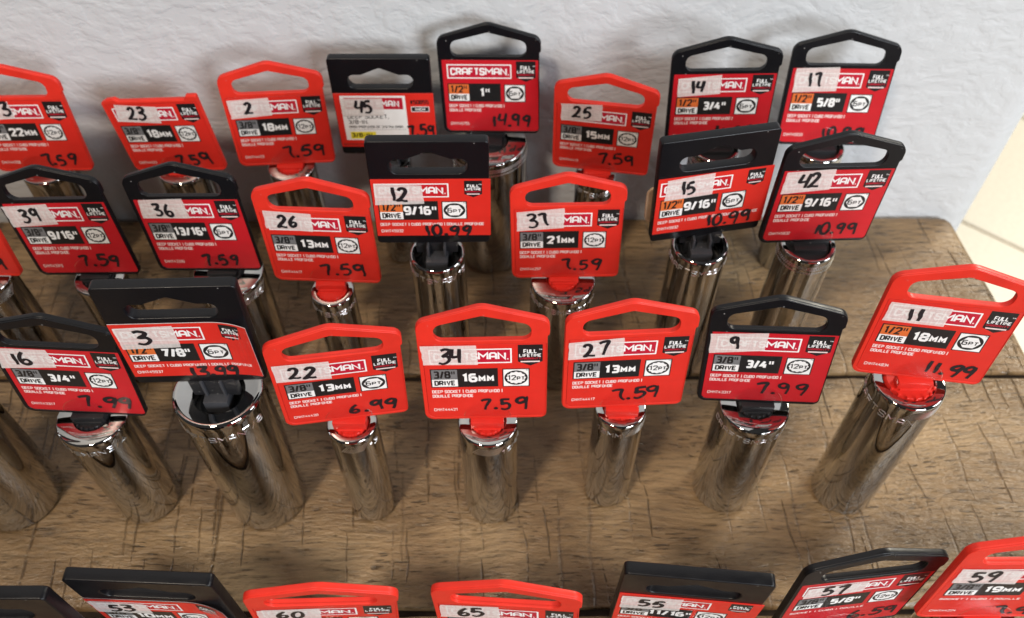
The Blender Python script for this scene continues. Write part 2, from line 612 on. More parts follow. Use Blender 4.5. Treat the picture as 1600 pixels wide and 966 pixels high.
# square block letters on a 4 x 6 grid
GL = {
    'A': [[(0, 0), (0, 5), (1, 6), (3, 6), (4, 5), (4, 0)], [(0, 2.4), (4, 2.4)]],
    'B': [[(0, 3.1), (3.2, 3.1), (3.8, 3.8), (3.8, 5.4), (3.2, 6), (0, 6), (0, 0), (3.2, 0), (4, .7), (4, 2.4), (3.2, 3.1)]],
    'C': [[(4, 4.4), (4, 5.2), (3.2, 6), (.8, 6), (0, 5.2), (0, .8), (.8, 0), (3.2, 0), (4, .8), (4, 1.6)]],
    'D': [[(0, 0), (0, 6), (3, 6), (4, 5), (4, 1), (3, 0), (0, 0)]],
    'E': [[(4, 6), (0, 6), (0, 0), (4, 0)], [(0, 3), (3.3, 3)]],
    'F': [[(4, 6), (0, 6), (0, 0)], [(0, 3), (3.3, 3)]],
    'G': [[(4, 4.6), (4, 5.2), (3.2, 6), (.8, 6), (0, 5.2), (0, .8), (.8, 0), (3.2, 0), (4, .8), (4, 2.9), (2, 2.9)]],
    'H': [[(0, 0), (0, 6)], [(4, 0), (4, 6)], [(0, 3), (4, 3)]],
    'I': [[(2, 0), (2, 6)]],
    'K': [[(0, 0), (0, 6)], [(4, 6), (.8, 3), (4, 0)]],
    'L': [[(0, 6), (0, 0), (4, 0)]],
    'M': [[(0, 0), (0, 6), (2.2, 2.6), (4.4, 6), (4.4, 0)]],
    'N': [[(0, 0), (0, 6), (4, 0), (4, 6)]],
    'O': [[(.8, 0), (0, .8), (0, 5.2), (.8, 6), (3.2, 6), (4, 5.2), (4, .8), (3.2, 0), (.8, 0)]],
    'P': [[(0, 0), (0, 6), (3.2, 6), (4, 5.2), (4, 3.4), (3.2, 2.6), (0, 2.6)]],
    'R': [[(0, 0), (0, 6), (3.2, 6), (4, 5.2), (4, 3.6), (3.2, 2.8), (0, 2.8)], [(2.2, 2.8), (4, 0)]],
    'S': [[(4, 4.6), (4, 5.3), (3.3, 6), (.7, 6), (0, 5.3), (0, 3.8), (.7, 3.1), (3.3, 2.9), (4, 2.2), (4, .7), (3.3, 0), (.7, 0), (0, .7), (0, 1.4)]],
    'T': [[(0, 6), (4, 6)], [(2, 6), (2, 0)]],
    'U': [[(0, 6), (0, .8), (.8, 0), (3.2, 0), (4, .8), (4, 6)]],
    'V': [[(0, 6), (2, 0), (4, 6)]],
    'W': [[(0, 6), (.8, 0), (2.2, 4), (3.6, 0), (4.4, 6)]],
    'Y': [[(0, 6), (2, 3), (4, 6)], [(2, 3), (2, 0)]],
    '0': [[(.8, 0), (0, .8), (0, 5.2), (.8, 6), (3.2, 6), (4, 5.2), (4, .8), (3.2, 0), (.8, 0)]],
    '1': [[(.5, 5), (2, 6), (2, 0)]],
    '2': [[(0, 4.6), (0, 5.3), (.7, 6), (3.3, 6), (4, 5.3), (4, 3.9), (.2, 0), (4, 0)]],
    '3': [[(0, 6), (3.3, 6), (4, 5.3), (4, 3.7), (3.3, 3.1), (1, 3.1)], [(3.3, 3.1), (4, 2.4), (4, .7), (3.3, 0), (0, 0)]],
    '4': [[(2.6, 6), (0, 2), (4.2, 2)], [(3, 3.6), (3, 0)]],
    '5': [[(4, 6), (0, 6), (0, 3.4), (3.3, 3.4), (4, 2.7), (4, .7), (3.3, 0), (0, 0)]],
    '6': [[(3.8, 6), (.8, 6), (0, 5.2), (0, .8), (.8, 0), (3.2, 0), (4, .8), (4, 2.6), (3.2, 3.4), (0, 3.4)]],
    '7': [[(0, 6), (4, 6), (1.4, 0)]],
    '8': [[(.8, 3.1), (.1, 3.9), (.1, 5.3), (.8, 6), (3.2, 6), (3.9, 5.3), (3.9, 3.9), (3.2, 3.1), (.8, 3.1), (0, 2.3), (0, .7), (.8, 0), (3.2, 0), (4, .7), (4, 2.3), (3.2, 3.1)]],
    '9': [[(.2, 0), (3.2, 0), (4, .8), (4, 5.2), (3.2, 6), (.8, 6), (0, 5.2), (0, 3.4), (.8, 2.6), (4, 2.6)]],
    '/': [[(.2, -.5), (2.6, 6.4)]],
    '"': [[(.3, 6.4), (.3, 3.5)], [(2.5, 6.4), (2.5, 3.5)]],
    '|': [[(.5, -.8), (.5, 6.8)]],
    '.': [[(0, .35), (.75, .35)]],
    ',': [[(.5, .6), (.2, -1)]],
    '-': [[(.2, 3), (2.2, 3)]],
    '#': [[(1, 0), (1.4, 6)], [(2.6, 0), (3, 6)], [(0, 2), (4, 2)], [(0, 4), (4, 4)]],
}
GW = {'M': 4.4, 'W': 4.4, 'I': 4, '1': 2.6, '/': 2.8, '"': 2.9, '|': 1, '.': .75, ',': .8, '-': 2.4, ' ': 1.6, '4': 4.2}
GL['I'] = [[(.6, 0), (.6, 6)]]
GW['I'] = 1.2


LOGOW = {'C': .86, 'R': .95, 'A': 1.12, 'F': .82, 'T': .86, 'S': .86, 'M': 1.4, 'N': 1.18}


def text(mb, s, u, v, h, sw, mat, w, width=None, align='l', rot=0.0, gap=None, fn=None, narrow=1.0, wide=None, tilt=0.0):
    """block lettering, lower-left at (u, v); characters after ~ are small capitals"""
    k = h / 6.0
    items = []
    x = 0.0
    small = 1.0
    g = (sw / k) * 1.0 + 0.9 if gap is None else gap
    for ch in s:
        if ch == '~':
            small = 0.74
            continue
        f = (wide or {}).get(ch, 1.0)
        gw = GW.get(ch, 4) * small * narrow * f
        items.append((ch, x, small, f))
        x += gw + g
    total = x - g
    sx = k
    if width:
        sx = width / max(1e-6, total)
    tot = total * sx
    off = 0 if align == 'l' else (-tot / 2 if align == 'c' else -tot)
    c, sn = math.cos(rot), math.sin(rot)
    i = 0
    for ch, x, sm, f in items:
        for pl in GL.get(ch, []):
            P = []
            for (a, b) in pl:
                # inset so that the stroke stays inside the cap height
                hh = h * sm
                yy = sw / 2 + (b / 6.0) * (hh - sw)
                xx = off + (x + a * sm * narrow * f) * sx
                P.append((u + xx * c - yy * sn, v + xx * sn + yy * c))
            cl = len(P) > 3 and pl[0] == pl[-1]
            stroke(mb, P, sw * (0.62 if ch == '"' else 0.86 if sm < 1 else 1), w + 0.004 * (i % 3), mat, closed=cl, fn=fn, tilt=tilt)
            i += 1


HW = {
    '0': [[(.32, 1), (.1, .8), (.03, .4), (.15, .05), (.38, 0), (.55, .3), (.55, .7), (.42, .96), (.28, .99)]],
    '1': [[(.22, 1), (.2, .6), (.24, .3), (.22, 0)]],
    '2': [[(.03, .78), (.12, .96), (.35, .99), (.47, .8), (.36, .5), (.14, .2), (.0, .04), (.22, .07), (.45, .03), (.62, .05)]],
    '3': [[(.02, .92), (.28, 1), (.5, .9), (.44, .7), (.2, .53), (.42, .5), (.56, .3), (.45, .08), (.22, -.02), (0, .06)]],
    '4': [[(.1, 1), (.05, .72), (.03, .48), (.2, .42), (.55, .5)], [(.52, 1), (.48, .5), (.46, 0)]],
    '5': [[(.56, .99), (.36, .97), (.14, .95)], [(.14, .95), (.1, .72), (.07, .52), (.3, .6), (.5, .46), (.5, .2), (.3, .02), (.05, .04)]],
    '6': [[(.4, 1), (.2, .75), (.06, .42), (.08, .12), (.28, 0), (.48, .14), (.46, .36), (.26, .42), (.09, .24)]],
    '7': [[(0, .9), (.22, .97), (.46, .97), (.44, .7), (.42, .4), (.5, .12), (.62, .0)]],
    '8': [[(.5, .85), (.3, 1), (.1, .85), (.2, .6), (.45, .35), (.42, .08), (.2, 0), (.06, .2), (.3, .5), (.5, .85)]],
    '9': [[(.48, .8), (.32, 1), (.08, .9), (.04, .66), (.2, .52), (.42, .66), (.5, .92), (.5, .5), (.53, .2), (.52, -.04)]],
    '.': [[(.06, .06), (.12, .1), (.17, .08)]],
    '?': [],
}
ALT = {
    '7': [[(0, .86), (.2, .96), (.5, .98), (.42, .62), (.36, .3), (.32, -.02)]],
    '5': [[(.54, 1), (.12, .97), (.1, .75), (.09, .56), (.34, .6), (.54, .42), (.46, .12), (.22, -.02), (.02, .08)]],
    '9': [[(.5, .88), (.3, .98), (.06, .8), (.1, .58), (.34, .55), (.5, .84), (.46, .45), (.4, .2), (.34, -.06)]],
    '3': [[(.0, .96), (.25, 1), (.48, .96), (.3, .62), (.22, .54), (.5, .46), (.54, .2), (.3, .0), (0, .1)]],
}
HWW = {'1': .3, '.': .22}


def spline(pts, n=6):
    out = []
    P = [Vector(p) for p in pts]
    for i in range(len(P) - 1):
        p0 = P[max(0, i - 1)]
        p1 = P[i]
        p2 = P[i + 1]
        p3 = P[min(len(P) - 1, i + 2)]
        for k in range(n):
            t = k / n
            out.append(0.5 * ((2 * p1) + (p2 - p0) * t + (2 * p0 - 5 * p1 + 4 * p2 - p3) * t * t + (3 * p1 - p0 - 3 * p2 + p3) * t ** 3))
    out.append(P[-1])
    return out


def handwrite(mb, s, cu, cv, h, width, sw, w, rot=0.0, rnd=None, fn=None, mat='marker'):
    rnd = rnd or random
    x = 0
    items = []
    for ch in s:
        items.append((ch, x))
        x += HWW.get(ch, .58) + .16
    tot = x - .16
    kx = (width / tot) if width else h
    c, sn = math.cos(rot), math.sin(rot)
    for q, (ch, x) in enumerate(items):
        dy = rnd.uniform(-.09, .09)
        sc = rnd.uniform(.88, 1.1)
        sl = rnd.uniform(-.12, .14)
        if ch == '.':
            a, b = (x + .11) * kx - tot * kx / 2, (-.42 + dy) * h
            e = rnd.uniform(.85, 1.15)
            q = [(cu + a * c - b * sn + sw * .62 * e * math.cos(t * .524) * (1.15 if t % 5 else .95), cv + a * sn + b * c + sw * .56 * math.sin(t * .524)) for t in range(12)]
            mb.face([(fn(*p, w) if fn else (*p, w)) for p in q], mat)
            continue
        for j, pl in enumerate(ALT[ch] if ch in ALT and rnd.random() < .5 else HW.get(ch, [])):
            pl = [(a + rnd.uniform(-.02, .02), b + rnd.uniform(-.02, .02)) for a, b in pl]
            P = []
            for p in spline(pl):
                a = (x + (p.x + sl * p.y) * sc) * kx - tot * kx / 2
                b = (p.y * sc + dy - .5) * h
                P.append((cu + a * c - b * sn, cv + a * sn + b * c))
            wd = sw * (1.5 if ch == '.' else rnd.uniform(.9, 1.1))
            # round the pen's ends
            stroke(mb, P, wd, w + 0.02 * j + 0.004 * q, mat, dw=0.0008, fn=fn, taper=True)


def disc(mb, u, v, r, w, mat, n=20):
    mb.face([(u + r * math.cos(2 * math.pi * k / n), v + r * math.sin(2 * math.pi * k / n), w) for k in range(n)], mat)


def rect(mb, u0, u1, v0, v1, w, mat):
    n = max(1, int((u1 - u0) / 1.5))
    for k in range(n):
        a = u0 + (u1 - u0) * k / n
        b = u0 + (u1 - u0) * (k + 1) / n
        mb.face([(a, v0, w), (b, v0, w), (b, v1, w), (a, v1, w)], mat)


def frame_rect(mb, u0, u1, v0, v1, t, w, mat):
    h = t / 2
    stroke(mb, [(u0 + h, v0 + h), (u1 - h, v0 + h), (u1 - h, v1 - h), (u0 + h, v1 - h)], t, w, mat, closed=True)


def point_badge(mb, u0, u1, v0, v1, pts, w):
    """white badge with a black ring round a 6 or 12 point opening"""
    rect(mb, u0, u1, v0, v1, w, 'black')
    t = .38
    rect(mb, u0 + t, u1 - t, v0 + t, v1 - t, w + .02, 'white')
    cu, cv = (u0 + u1) / 2, (v0 + v1) / 2
    rx = (u1 - u0) * .43
    ry = (v1 - v0) * .40
    n = 48
    o, i = [], []
    for k in range(n):
        a = 2 * math.pi * k / n
        o.append((cu + rx * math.cos(a), cv + ry * math.sin(a), w + .04))
        if pts == 6:
            q = (a + math.pi / 6 * 0) % (math.pi / 3)
            f = .80 * math.cos(math.pi / 6) / math.cos(q - math.pi / 6) + .02
            f = min(f, .86)
        else:
            f = .80 + .055 * math.cos(12 * a)
        i.append((cu + rx * f * math.cos(a), cv + ry * f * math.sin(a), w + .04))
    mb.add(o + i, [(k, (k + 1) % n, n + (k + 1) % n, n + k) for k in range(n)], 'black')
    text(mb, ('6~PT' if pts == 6 else '12~PT'), cu, cv - 1.25, 2.5, .44, 'black', w + .05, width=(4.8 if pts == 6 else 5.6), align='c')
    text(mb, 'TM', u1 - 1.3, v1 - 1.1, .6, .13, 'black', w + .05)


def shield(mb, u0, u1, v0, v1, vp, w):
    um = (u0 + u1) / 2
    nn = 8
    low = lambda u: vp + (v0 - vp) * abs(u - um) / (u1 - um)
    for k in range(nn):
        a, b = u0 + (u1 - u0) * k / nn, u0 + (u1 - u0) * (k + 1) / nn
        mb.face([(a, v1, w), (a, low(a), w), (b, low(b), w), (b, v1, w)], 'black')
    H = v1 - vp
    text(mb, 'FULL', um, v1 - H * .40, H * .19, .34, 'white', w + .03, width=4.2, align='c')
    text(mb, 'LIFETIME', um, v1 - H * .58, H * .155, .27, 'white', w + .03, width=(u1 - u0) * .86, align='c')
    text(mb, 'WARRANTY', um, v1 - H * .71, H * .105, .2, 'crimson', w + .03, width=(u1 - u0) * .84, align='c')
    rect(mb, u0 + .9, u1 - .9, v1 - H * .83, v1 - H * .77, w + .03, 'pink_white')
    text(mb, 'TM', u1 - 1.2, v1 - H * .26, .55, .12, 'white', w + .03)


def logo(mb, u0, u1, v0, v1, w, field='crimson'):
    rect(mb, u0, u1, v0, v1, w, field)
    frame_rect(mb, u0, u1, v0, v1, .52, w + .03, 'white')
    text(mb, 'CRAFTSMAN', u0 + 1.75, v0 + (v1 - v0) * .24, (v1 - v0) * .52, .72, 'white', w + .04, width=(u1 - u0) - 4.0, gap=1.75, wide=LOGOW)
    disc(mb, u1 - 1.35, v0 + 1.9, .3, w + .04, 'pink_white', 10)


def drive_box(mb, u0, us, u1, v0, v1, drive, size, w):
    rect(mb, u0, u1, v0, v1, w, 'black')
    t = .42
    vm = v0 + (v1 - v0) * .43
    rect(mb, u0 + t, us, vm, v1 - t, w + .02, 'orange' if drive == '1/2' else 'grey')
    rect(mb, u0 + t, us, v0 + t, vm, w + .02, 'white')
    text(mb, drive + '"', (u0 + t + us) / 2, vm + .55, (v1 - t - vm) - 1.1, .72, 'black', w + .05, width=(us - u0) * .76, align='c')
    text(mb, 'DRIVE', (u0 + t + us) / 2, v0 + t + .55, (vm - v0 - t) - 1.0, .54, 'black', w + .05, width=(us - u0) * .74, align='c')
    hh = (v1 - v0) * .47
    W = {'22~MM': 10.6, '18~MM': 10.2, '15~MM': 9.8, '13~MM': 10.0, '21~MM': 9.6, '16~MM': 10.2, '10~MM': 10.2, '19~MM': 10.2,
         '9/16"': 11.4, '13/16"': 12.6, '11/16"': 12.6, '7/8"': 8.6, '5/8"': 8.6, '3/4"': 8.6, '1"': 3.8}.get(size, 10)
    text(mb, size, (us + u1) / 2, v0 + (v1 - v0) * .27, hh, .98, 'white', w + .05, width=W, align='c')


# ------------------------------------------------------------------ hangers


def tagspace(mb, curl=0.0):
    """(u across, v up, w towards the viewer) -> local x, y, z, with an optional peeling right edge"""
    def f(u, v, w):
        if curl and u > 9:
            t = (u - 9) / 12.5
            w = w + curl * t * t * (0.4 + 0.6 * max(0, min(1, v / 33)))
            u = u - 0.25 * curl * t * t
        return (u, -w, v)
    mb.map(f)


def hanger_peaked(colour, cut=False):
    mb = MB()
    mat = colour + '_plastic'
    out = [(-21.5, 0, 3.4), (21.2, 0, 2.4), (21.2, 39.6, .3), (21.9, 40.4, .4), (21.9, 46.6, 4.2), (0, 53.2, 7), (-21.5, 46.6, 4.2)]
    hole = [(-16, 38.1, 3.2), (16, 38.1, 3.2), (16, 45.2, 3.4), (0, 49.4, 2.2), (-16, 45.2, 3.4)]

    if cut:
        o2 = [(-21.5, 0, 3.4), (21.5, 0, 2.4), (21.5, 39.9, .6), (17.0, 39.9, .7), (16.0, 38.2, .8), (-13.5, 38.0, .6), (-15.2, 39.2, .6), (-18.6, 38.8, .6), (-21.5, 37.4, .6)]
        plate(mb, [arc_poly(o2)], -1.9, 0.0, mat, .28)
        rim = [(-21.4, .1, 3.3), (21.4, .1, 2.3), (21.4, 39.6, .5), (17.1, 39.6, .6), (16.1, 37.9, .7), (-13.5, 37.8, .6), (-15.2, 38.9, .6), (-18.5, 38.5, .6), (-21.4, 37.3, .5)]
        cardhole = [(-20.1, 1.2, 2.4), (21.0, 1.2, 1.4), (21.0, 36.9, .3), (-20.1, 36.4, .3)]
        plate(mb, [arc_poly(rim), arc_poly(cardhole)], -.4, .5, mat, .2)
    else:
        plate(mb, [arc_poly(out), arc_poly(hole)], -1.9, 0.0, mat, .28)
        rim = [(-21.4, .1, 3.3), (21.1, .1, 2.3), (21.1, 39.8, .3), (21.8, 40.6, .4), (21.8, 46.4, 4.1), (0, 53.0, 6.9), (-21.4, 46.4, 4.1)]
        h2 = [(-15.8, 38.3, 3.1), (15.8, 38.3, 3.1), (15.8, 45.0, 3.3), (0, 49.2, 2.1), (-15.8, 45.0, 3.3)]
        cardhole = [(-20.1, 1.2, 2.4), (20.85, 1.2, 1.4), (20.85, 36.7, .3), (-20.1, 36.7, .3)]
        plate(mb, [arc_poly(rim), arc_poly(h2), arc_poly(cardhole)], -.4, .5, mat, .2)
    tagspace(mb)
    return mb


def hanger_square():
    mb = MB()
    out = [(-21.3, 0, 1.6), (21.3, 0, 1.6), (21.3, 50.1, 1.6), (-21.3, 50.1, 1.6)]
    hole = [(-13.7, 35.3, 3.2), (13.7, 35.3, 3.2), (13.7, 42.1, 3.3), (8.0, 42.0, 1.0), (0, 45.4, 1.6), (-8.0, 42.0, 1.0), (-13.7, 42.1, 3.3)]
    plate(mb, [arc_poly(out), arc_poly(hole)], -3.9, 0.0, 'black_plastic', .4)
    tagspace(mb)
    return mb


def card_peaked(d):
    mb = MB()
    red = 'card_orange_red' if d['colour'] == 'red' else 'card_red'
    plate(mb, [arc_poly([(-19.95, 1.3, 2.3), (20.8, 1.3, 1.3), (20.8, 36.55, .2), (-19.95, 36.55 if not d.get('cut') else 36.3, .2)])], 0.02, .34, red, .05)
    w = .37
    logo(mb, -18.0, 9.4, 27.8, 34.6, w)
    shield(mb, 11.4, 19.6, 28.3, 36.1, 26.3, w)
    drive_box(mb, -18.2, -9.1, 4.6, 16.4, 25.4, d['drive'], d['size'], w)
    point_badge(mb, 6.1, 15.3, 16.2, 25.0, d['pt'], w)
    if d.get('short'):
        text(mb, 'SOCKET | CUBO | DOUILLE', -18, 13.2, 1.3, .28, 'pink_white', w, width=23.8)
    else:
        text(mb, 'DEEP SOCKET | CUBO PROFUNDO |', -18, 13.5, 1.55, .29, 'pink_white', w, width=23.9)
        text(mb, 'DOUILLE PROFONDE', -18, 11.3, 1.55, .29, 'pink_white', w, width=13.8)
    text(mb, d['code'], -18, 4.3, 1.5, .22, 'pink_white', w, width=8.0)
    pr(mb, d, w + .1)
    tagspace(mb)
    return mb


def pr(mb, d, w):
    if d.get('price'):
        s, u, v, W = d['price']
        handwrite(mb, s, u, v, 5.7, W, random.Random(d['key']).uniform(1.12, 1.38), w, rot=d.get('prot', .03), rnd=random.Random(d['key'] + 'p'))


def card_square(d):
    mb = MB()
    red = 'card_orange_red'
    if d.get('curl'):
        rect(mb, -20.95, 21.75, 4.4, 33.1, .34, red)
        rect(mb, -20.95, 21.75, 4.4, 33.1, .05, 'white')
    else:
        plate(mb, [arc_poly([(-20.95, 4.4, .2), (21.75, 4.4, .2), (21.75, 33.1, .2), (-20.95, 33.1, .2)])], 0.03, .34, red, .05)
    w = .37
    if d.get('boxed'):
        rect(mb, -18.3, 9.6, 8.2, 32.0, w, 'white')
        rect(mb, -16.8, 8.4, 25.0, 31.0, w + .03, 'crimson')
        text(mb, 'CRAFTSMAN', -16.0, 26.2, 3.4, .7, 'white', w + .06, width=22.5)
        text(mb, 'DEEP SOCKET,', -16.2, 20.0, 2.3, .3, 'black', w + .05, width=17.8)
        text(mb, '3/8-IN.', -16.2, 17.1, 2.3, .34, 'black', w + .05, width=8.6)
        text(mb, 'DADO PROFUNDO DE 3/8 PULGADA', -16.2, 14.9, 1.3, .2, 'black', w + .05, width=23.5)
        rect(mb, -16.2, 8.6, 13.9, 14.05, w + .03, 'grey')
        rect(mb, -16.2, -5.0, 9.0, 12.8, w + .03, 'yellow')
        text(mb, '3/8-IN', -15.6, 9.8, 2.4, .5, 'black', w + .06, width=8.6)
        frame_rect(mb, -20.0, 20.5, 5.3, 6.3, .25, w + .02, 'black')
        text(mb, '#50855', 11.7, 27.6, 2.2, .4, 'black', w + .03, width=7.7)
        rect(mb, 11.7, 19.6, 23.6, 26.4, w + .03, 'white')
        rect(mb, 12.0, 19.3, 23.9, 26.1, w + .05, 'black')
        text(mb, 'INCH', 15.6, 24.3, 1.4, .3, 'white', w + .08, width=4.0, align='c')
    else:
        logo(mb, -19.9, 6.7, 24.4, 31.2, w, 'card_red')
        shield(mb, 12.3, 18.7, 25.9, 32.4, 24.3, w)
        drive_box(mb, -19.3, -10.5, 2.5, 12.9, 22.5, d['drive'], d['size'], w)
        point_badge(mb, 3.8, 13.1, 13.2, 22.3, d['pt'], w)
        text(mb, 'DEEP SOCKET | CUBO PROFUNDO | DOUILLE PROFONDE', -19.2, 9.8, 1.55, .29, 'pink_white', w, width=38.4)
        text(mb, d['code'], -19.2, 6.3, 1.6, .26, 'pink_white', w, width=8.0)
    pr(mb, d, w + .1)
    tagspace(mb, d.get('curl', 0))
    return mb


def tape(d):
    mb = MB()
    q = [Vector(p) for p in d['tape']]     # top left, top right, bottom right, bottom left
    rnd = random.Random(d['key'])
    n = 9
    w = .62
    grid = []
    for j in range(6):
        row = []
        for i in range(n):
            a, b = i / (n - 1), j / 5
            p = (q[0].lerp(q[1], a)).lerp(q[3].lerp(q[2], a), b)
            e = 0
            if i in (0, n - 1):
                e = rnd.uniform(-.18, .18)
            row.append((p.x + e, p.y, w + rnd.uniform(-.01, .02)))
        grid.append(row)
    for j in range(5):
        for i in range(n - 1):
            mb.face([grid[j + 1][i], grid[j + 1][i + 1], grid[j][i + 1], grid[j][i]], 'tape')
    if d['num']:
        fr = d.get('nf', .47)
        p = (q[0].lerp(q[1], fr)).lerp(q[3].lerp(q[2], fr), .5)
        ang = math.atan2(q[1].y - q[0].y, q[1].x - q[0].x)
        wd = d.get('nw', {1: 3.3, 2: 7.4}[len(d['num'])])
        handwrite(mb, d['num'], p.x, p.y, d.get('nh', 6.1), wd, 1.3, w + .1, rot=ang * .7, rnd=rnd)
    tagspace(mb)
    return mb


def blister(d):
    """half round of clear film pressed over the foot of the label"""
    mb = MB()
    r = 8.0
    cu = d.get('bu', 1.5)
    n = 22
    arc = [(cu + r * math.cos(math.pi * k / n), .8 + r * 1.0 * math.sin(math.pi * k / n)) for k in range(n + 1)]
    mb.add([(u, v, .72) for u, v in arc], [tuple(range(n + 1))], 'film')
    for a, b in zip(arc, arc[1:]):
        mb.face([(*a, .72), (*b, .72), (cu + (b[0] - cu) * 1.035, .8 + (b[1] - .8) * 1.035, .58), (cu + (a[0] - cu) * 1.035, .8 + (a[1] - .8) * 1.035, .58)], 'film')
    tagspace(mb)
    return mb


# ------------------------------------------------------------------ the socket and its plug


def socket_body(d):
    r, h = d['r'], d['h']
    mb = MB()
    half = d['drive'] == '1/2'
    rh = min(8.8 if half else 6.4, r - 1.7)
    if d.get('bowl'):
        e = 1.6
        top = [(r, h - e), (r - .12, h - .8), (r - .55, h - .25), (r - 1.2, h), (r - 1.9, h - .1), (r - 3.4, h - .9), (rh + .3, h - 1.9), (rh, h - 2.6)]
    elif d.get('rolled'):
        top = [(r, h - 1.3), (r - .1, h - .75), (r - .4, h - .25), (r - .85, h), (r - 1.15, h - .05), (rh + .25, h - .5), (rh, h - 1.2)]
    else:
        top = [(r, h - 1.0), (r - .1, h - .55), (r - .36, h - .16), (r - .75, h), (rh + .35, h - .02), (rh, h - .4)]
    base = [(r - 1.9, 0), (r - 1.8, .5), (r - .6, .55), (r - .12, .95), (r, 1.6)]
    kz = [h - 8.2, h - 6.6, h - 5.0, h - 3.4]
    prof = base + [(r, h * .35), (r, h * .7)] + [(r, z) for z in kz] + top + [(rh, h - 9), (0.01, h - 9)]
    k0 = len(base) + 2
    kn = d.get('knurl')

    def band(k, ang):
        a = (math.degrees(ang) + 90) % 360          # 0 is the side facing the viewer
        if a > 180:
            a -= 360
        if k >= len(prof) - 2:
            return 'recess'
        return None
    mb.revolve(prof, 'chrome', seg=96, uvr=r, band=band)
    if kn and kn[0] == 'patch':
        def cyl(x, y, w):
            a = -math.pi / 2 + x / r
            return ((r + w) * math.cos(a), (r + w) * math.sin(a), y)
        x0, x1 = R(kn[1]) * r, R(kn[2]) * r
        za, zc = h - 6.6, h - 2.2
        x = x0
        while x < x1:
            stroke(mb, [(x, za), (x + 1.3, (za + zc) / 2), (x + 2.6, zc)], .46, .01, 'stamp', fn=cyl, tilt=.16)
            x += .78
    elif kn:
        for zz in (3.2, 4.3, 6.2):
            nn = int(2 * math.pi * r / .95)
            for k in range(nn):
                a = 2 * math.pi * (k + (.5 if zz == 4.3 else 0)) / nn
                c0, c1 = a - .28 / r, a + .28 / r
                z0, z1 = h - zz - .3, h - zz + .3
                mb.face([((r + .25) * math.cos(c0), (r + .25) * math.sin(c0), z0), ((r + .25) * math.cos(c1), (r + .25) * math.sin(c1), z0),
                         ((r - .02) * math.cos(c1), (r - .02) * math.sin(c1), z1), ((r - .02) * math.cos(c0), (r - .02) * math.sin(c0), z1)], 'stamp')
    # stamped size and maker's letters round the shoulder
    for (s, a0, z, hh, sw) in d.get('stamp', []):
        off = R(a0)

        def wrap(x, y, w, off=off):
            a = -math.pi / 2 + off + x / r
            return ((r + w) * math.cos(a), (r + w) * math.sin(a), y)
        text(mb, s, 0, h - z, hh, sw * 1.3, 'stamp', .02, align='c', fn=wrap, tilt=.2)
    return mb


def plug(d):
    """plastic clip that holds the hanger in the square drive"""
    mb = MB()
    h, zb = d['h'], d['tag'][2]
    yo = d['tag'][1] - d['sock'][1]
    xo = d['tag'][0] - d['sock'][0]
    mat = d['colour'] + '_clip'
    half = d['drive'] == '1/2'
    rh = min(8.8 if half else 6.4, d['r'] - 1.7)
    yo = max(-3.0, min(3.0, yo))
    if d['type'] == 'B':
        # flat tab going down, square cup with two ribs in front
        mb.box(-8.0, 8.0, yo + .4, yo + 3.4, h - 1.5, zb + .8, mat, .35)
        mb.box(-rh * .66, rh * .66, .8, rh * .62, h - 7, h - .3, mat, .4)
        mb.revolve([(rh * .9, h - 8.9), (rh * .9, h - 8.4), (rh * .84, h - 8.2), (.01, h - 8.2)], mat, 40)
        mb.box(-4.2, 4.2, -rh * .60, 1.0, h - 7, h - .6, 'grey_clip', .3)
        for s in (-1, 1):
            mb.box(s * 3.2 - .45, s * 3.2 + .45, -2.6, yo + .5 if yo + .5 > -1 else 1, h - 3, zb + .2, 'grey_clip', .12)
    elif half and d['colour'] == 'black':
        mb.box(-7.6, 7.6, yo - .6, yo + 1.8, h - 1.2, zb + .5, mat, .35)
        mb.revolve([(rh - .2, h - 7), (rh - .2, h - 1.6), (rh - .7, h - 1.0), (.01, h - 1.0)], mat, 48)
        mb.box(-rh * .72, rh * .72, -rh * .55, yo + 1, h - 2, h + .9, mat, .5)
    else:
        cw = 5.9
        cx = max(-2.0, min(2.0, xo * .3))
        mb.box(cx - cw, cx + cw, yo - 2.6, yo + 1.6, h + .15, zb + .3, mat, .4)
        mb.box(cx - cw * .82, cx + cw * .82, yo - 3.2, yo + 1.2, h - .2, h + .9, mat, .3)
        mb.revolve([(rh - .5, h - 7), (rh - .5, h - .5), (rh - 1.0, h + .1), (.01, h + .1)], mat, 40)
        for k in range(-3, 4):
            a = -math.pi / 2 + k * .36
            x, y = (rh - .55) * math.cos(a), (rh - .55) * math.sin(a)
            mb.box(x - .42, x + .42, y - .35, y + .6, h - 1.2, h + .75, mat, .12)
    return mb


# ------------------------------------------------------------------ setting

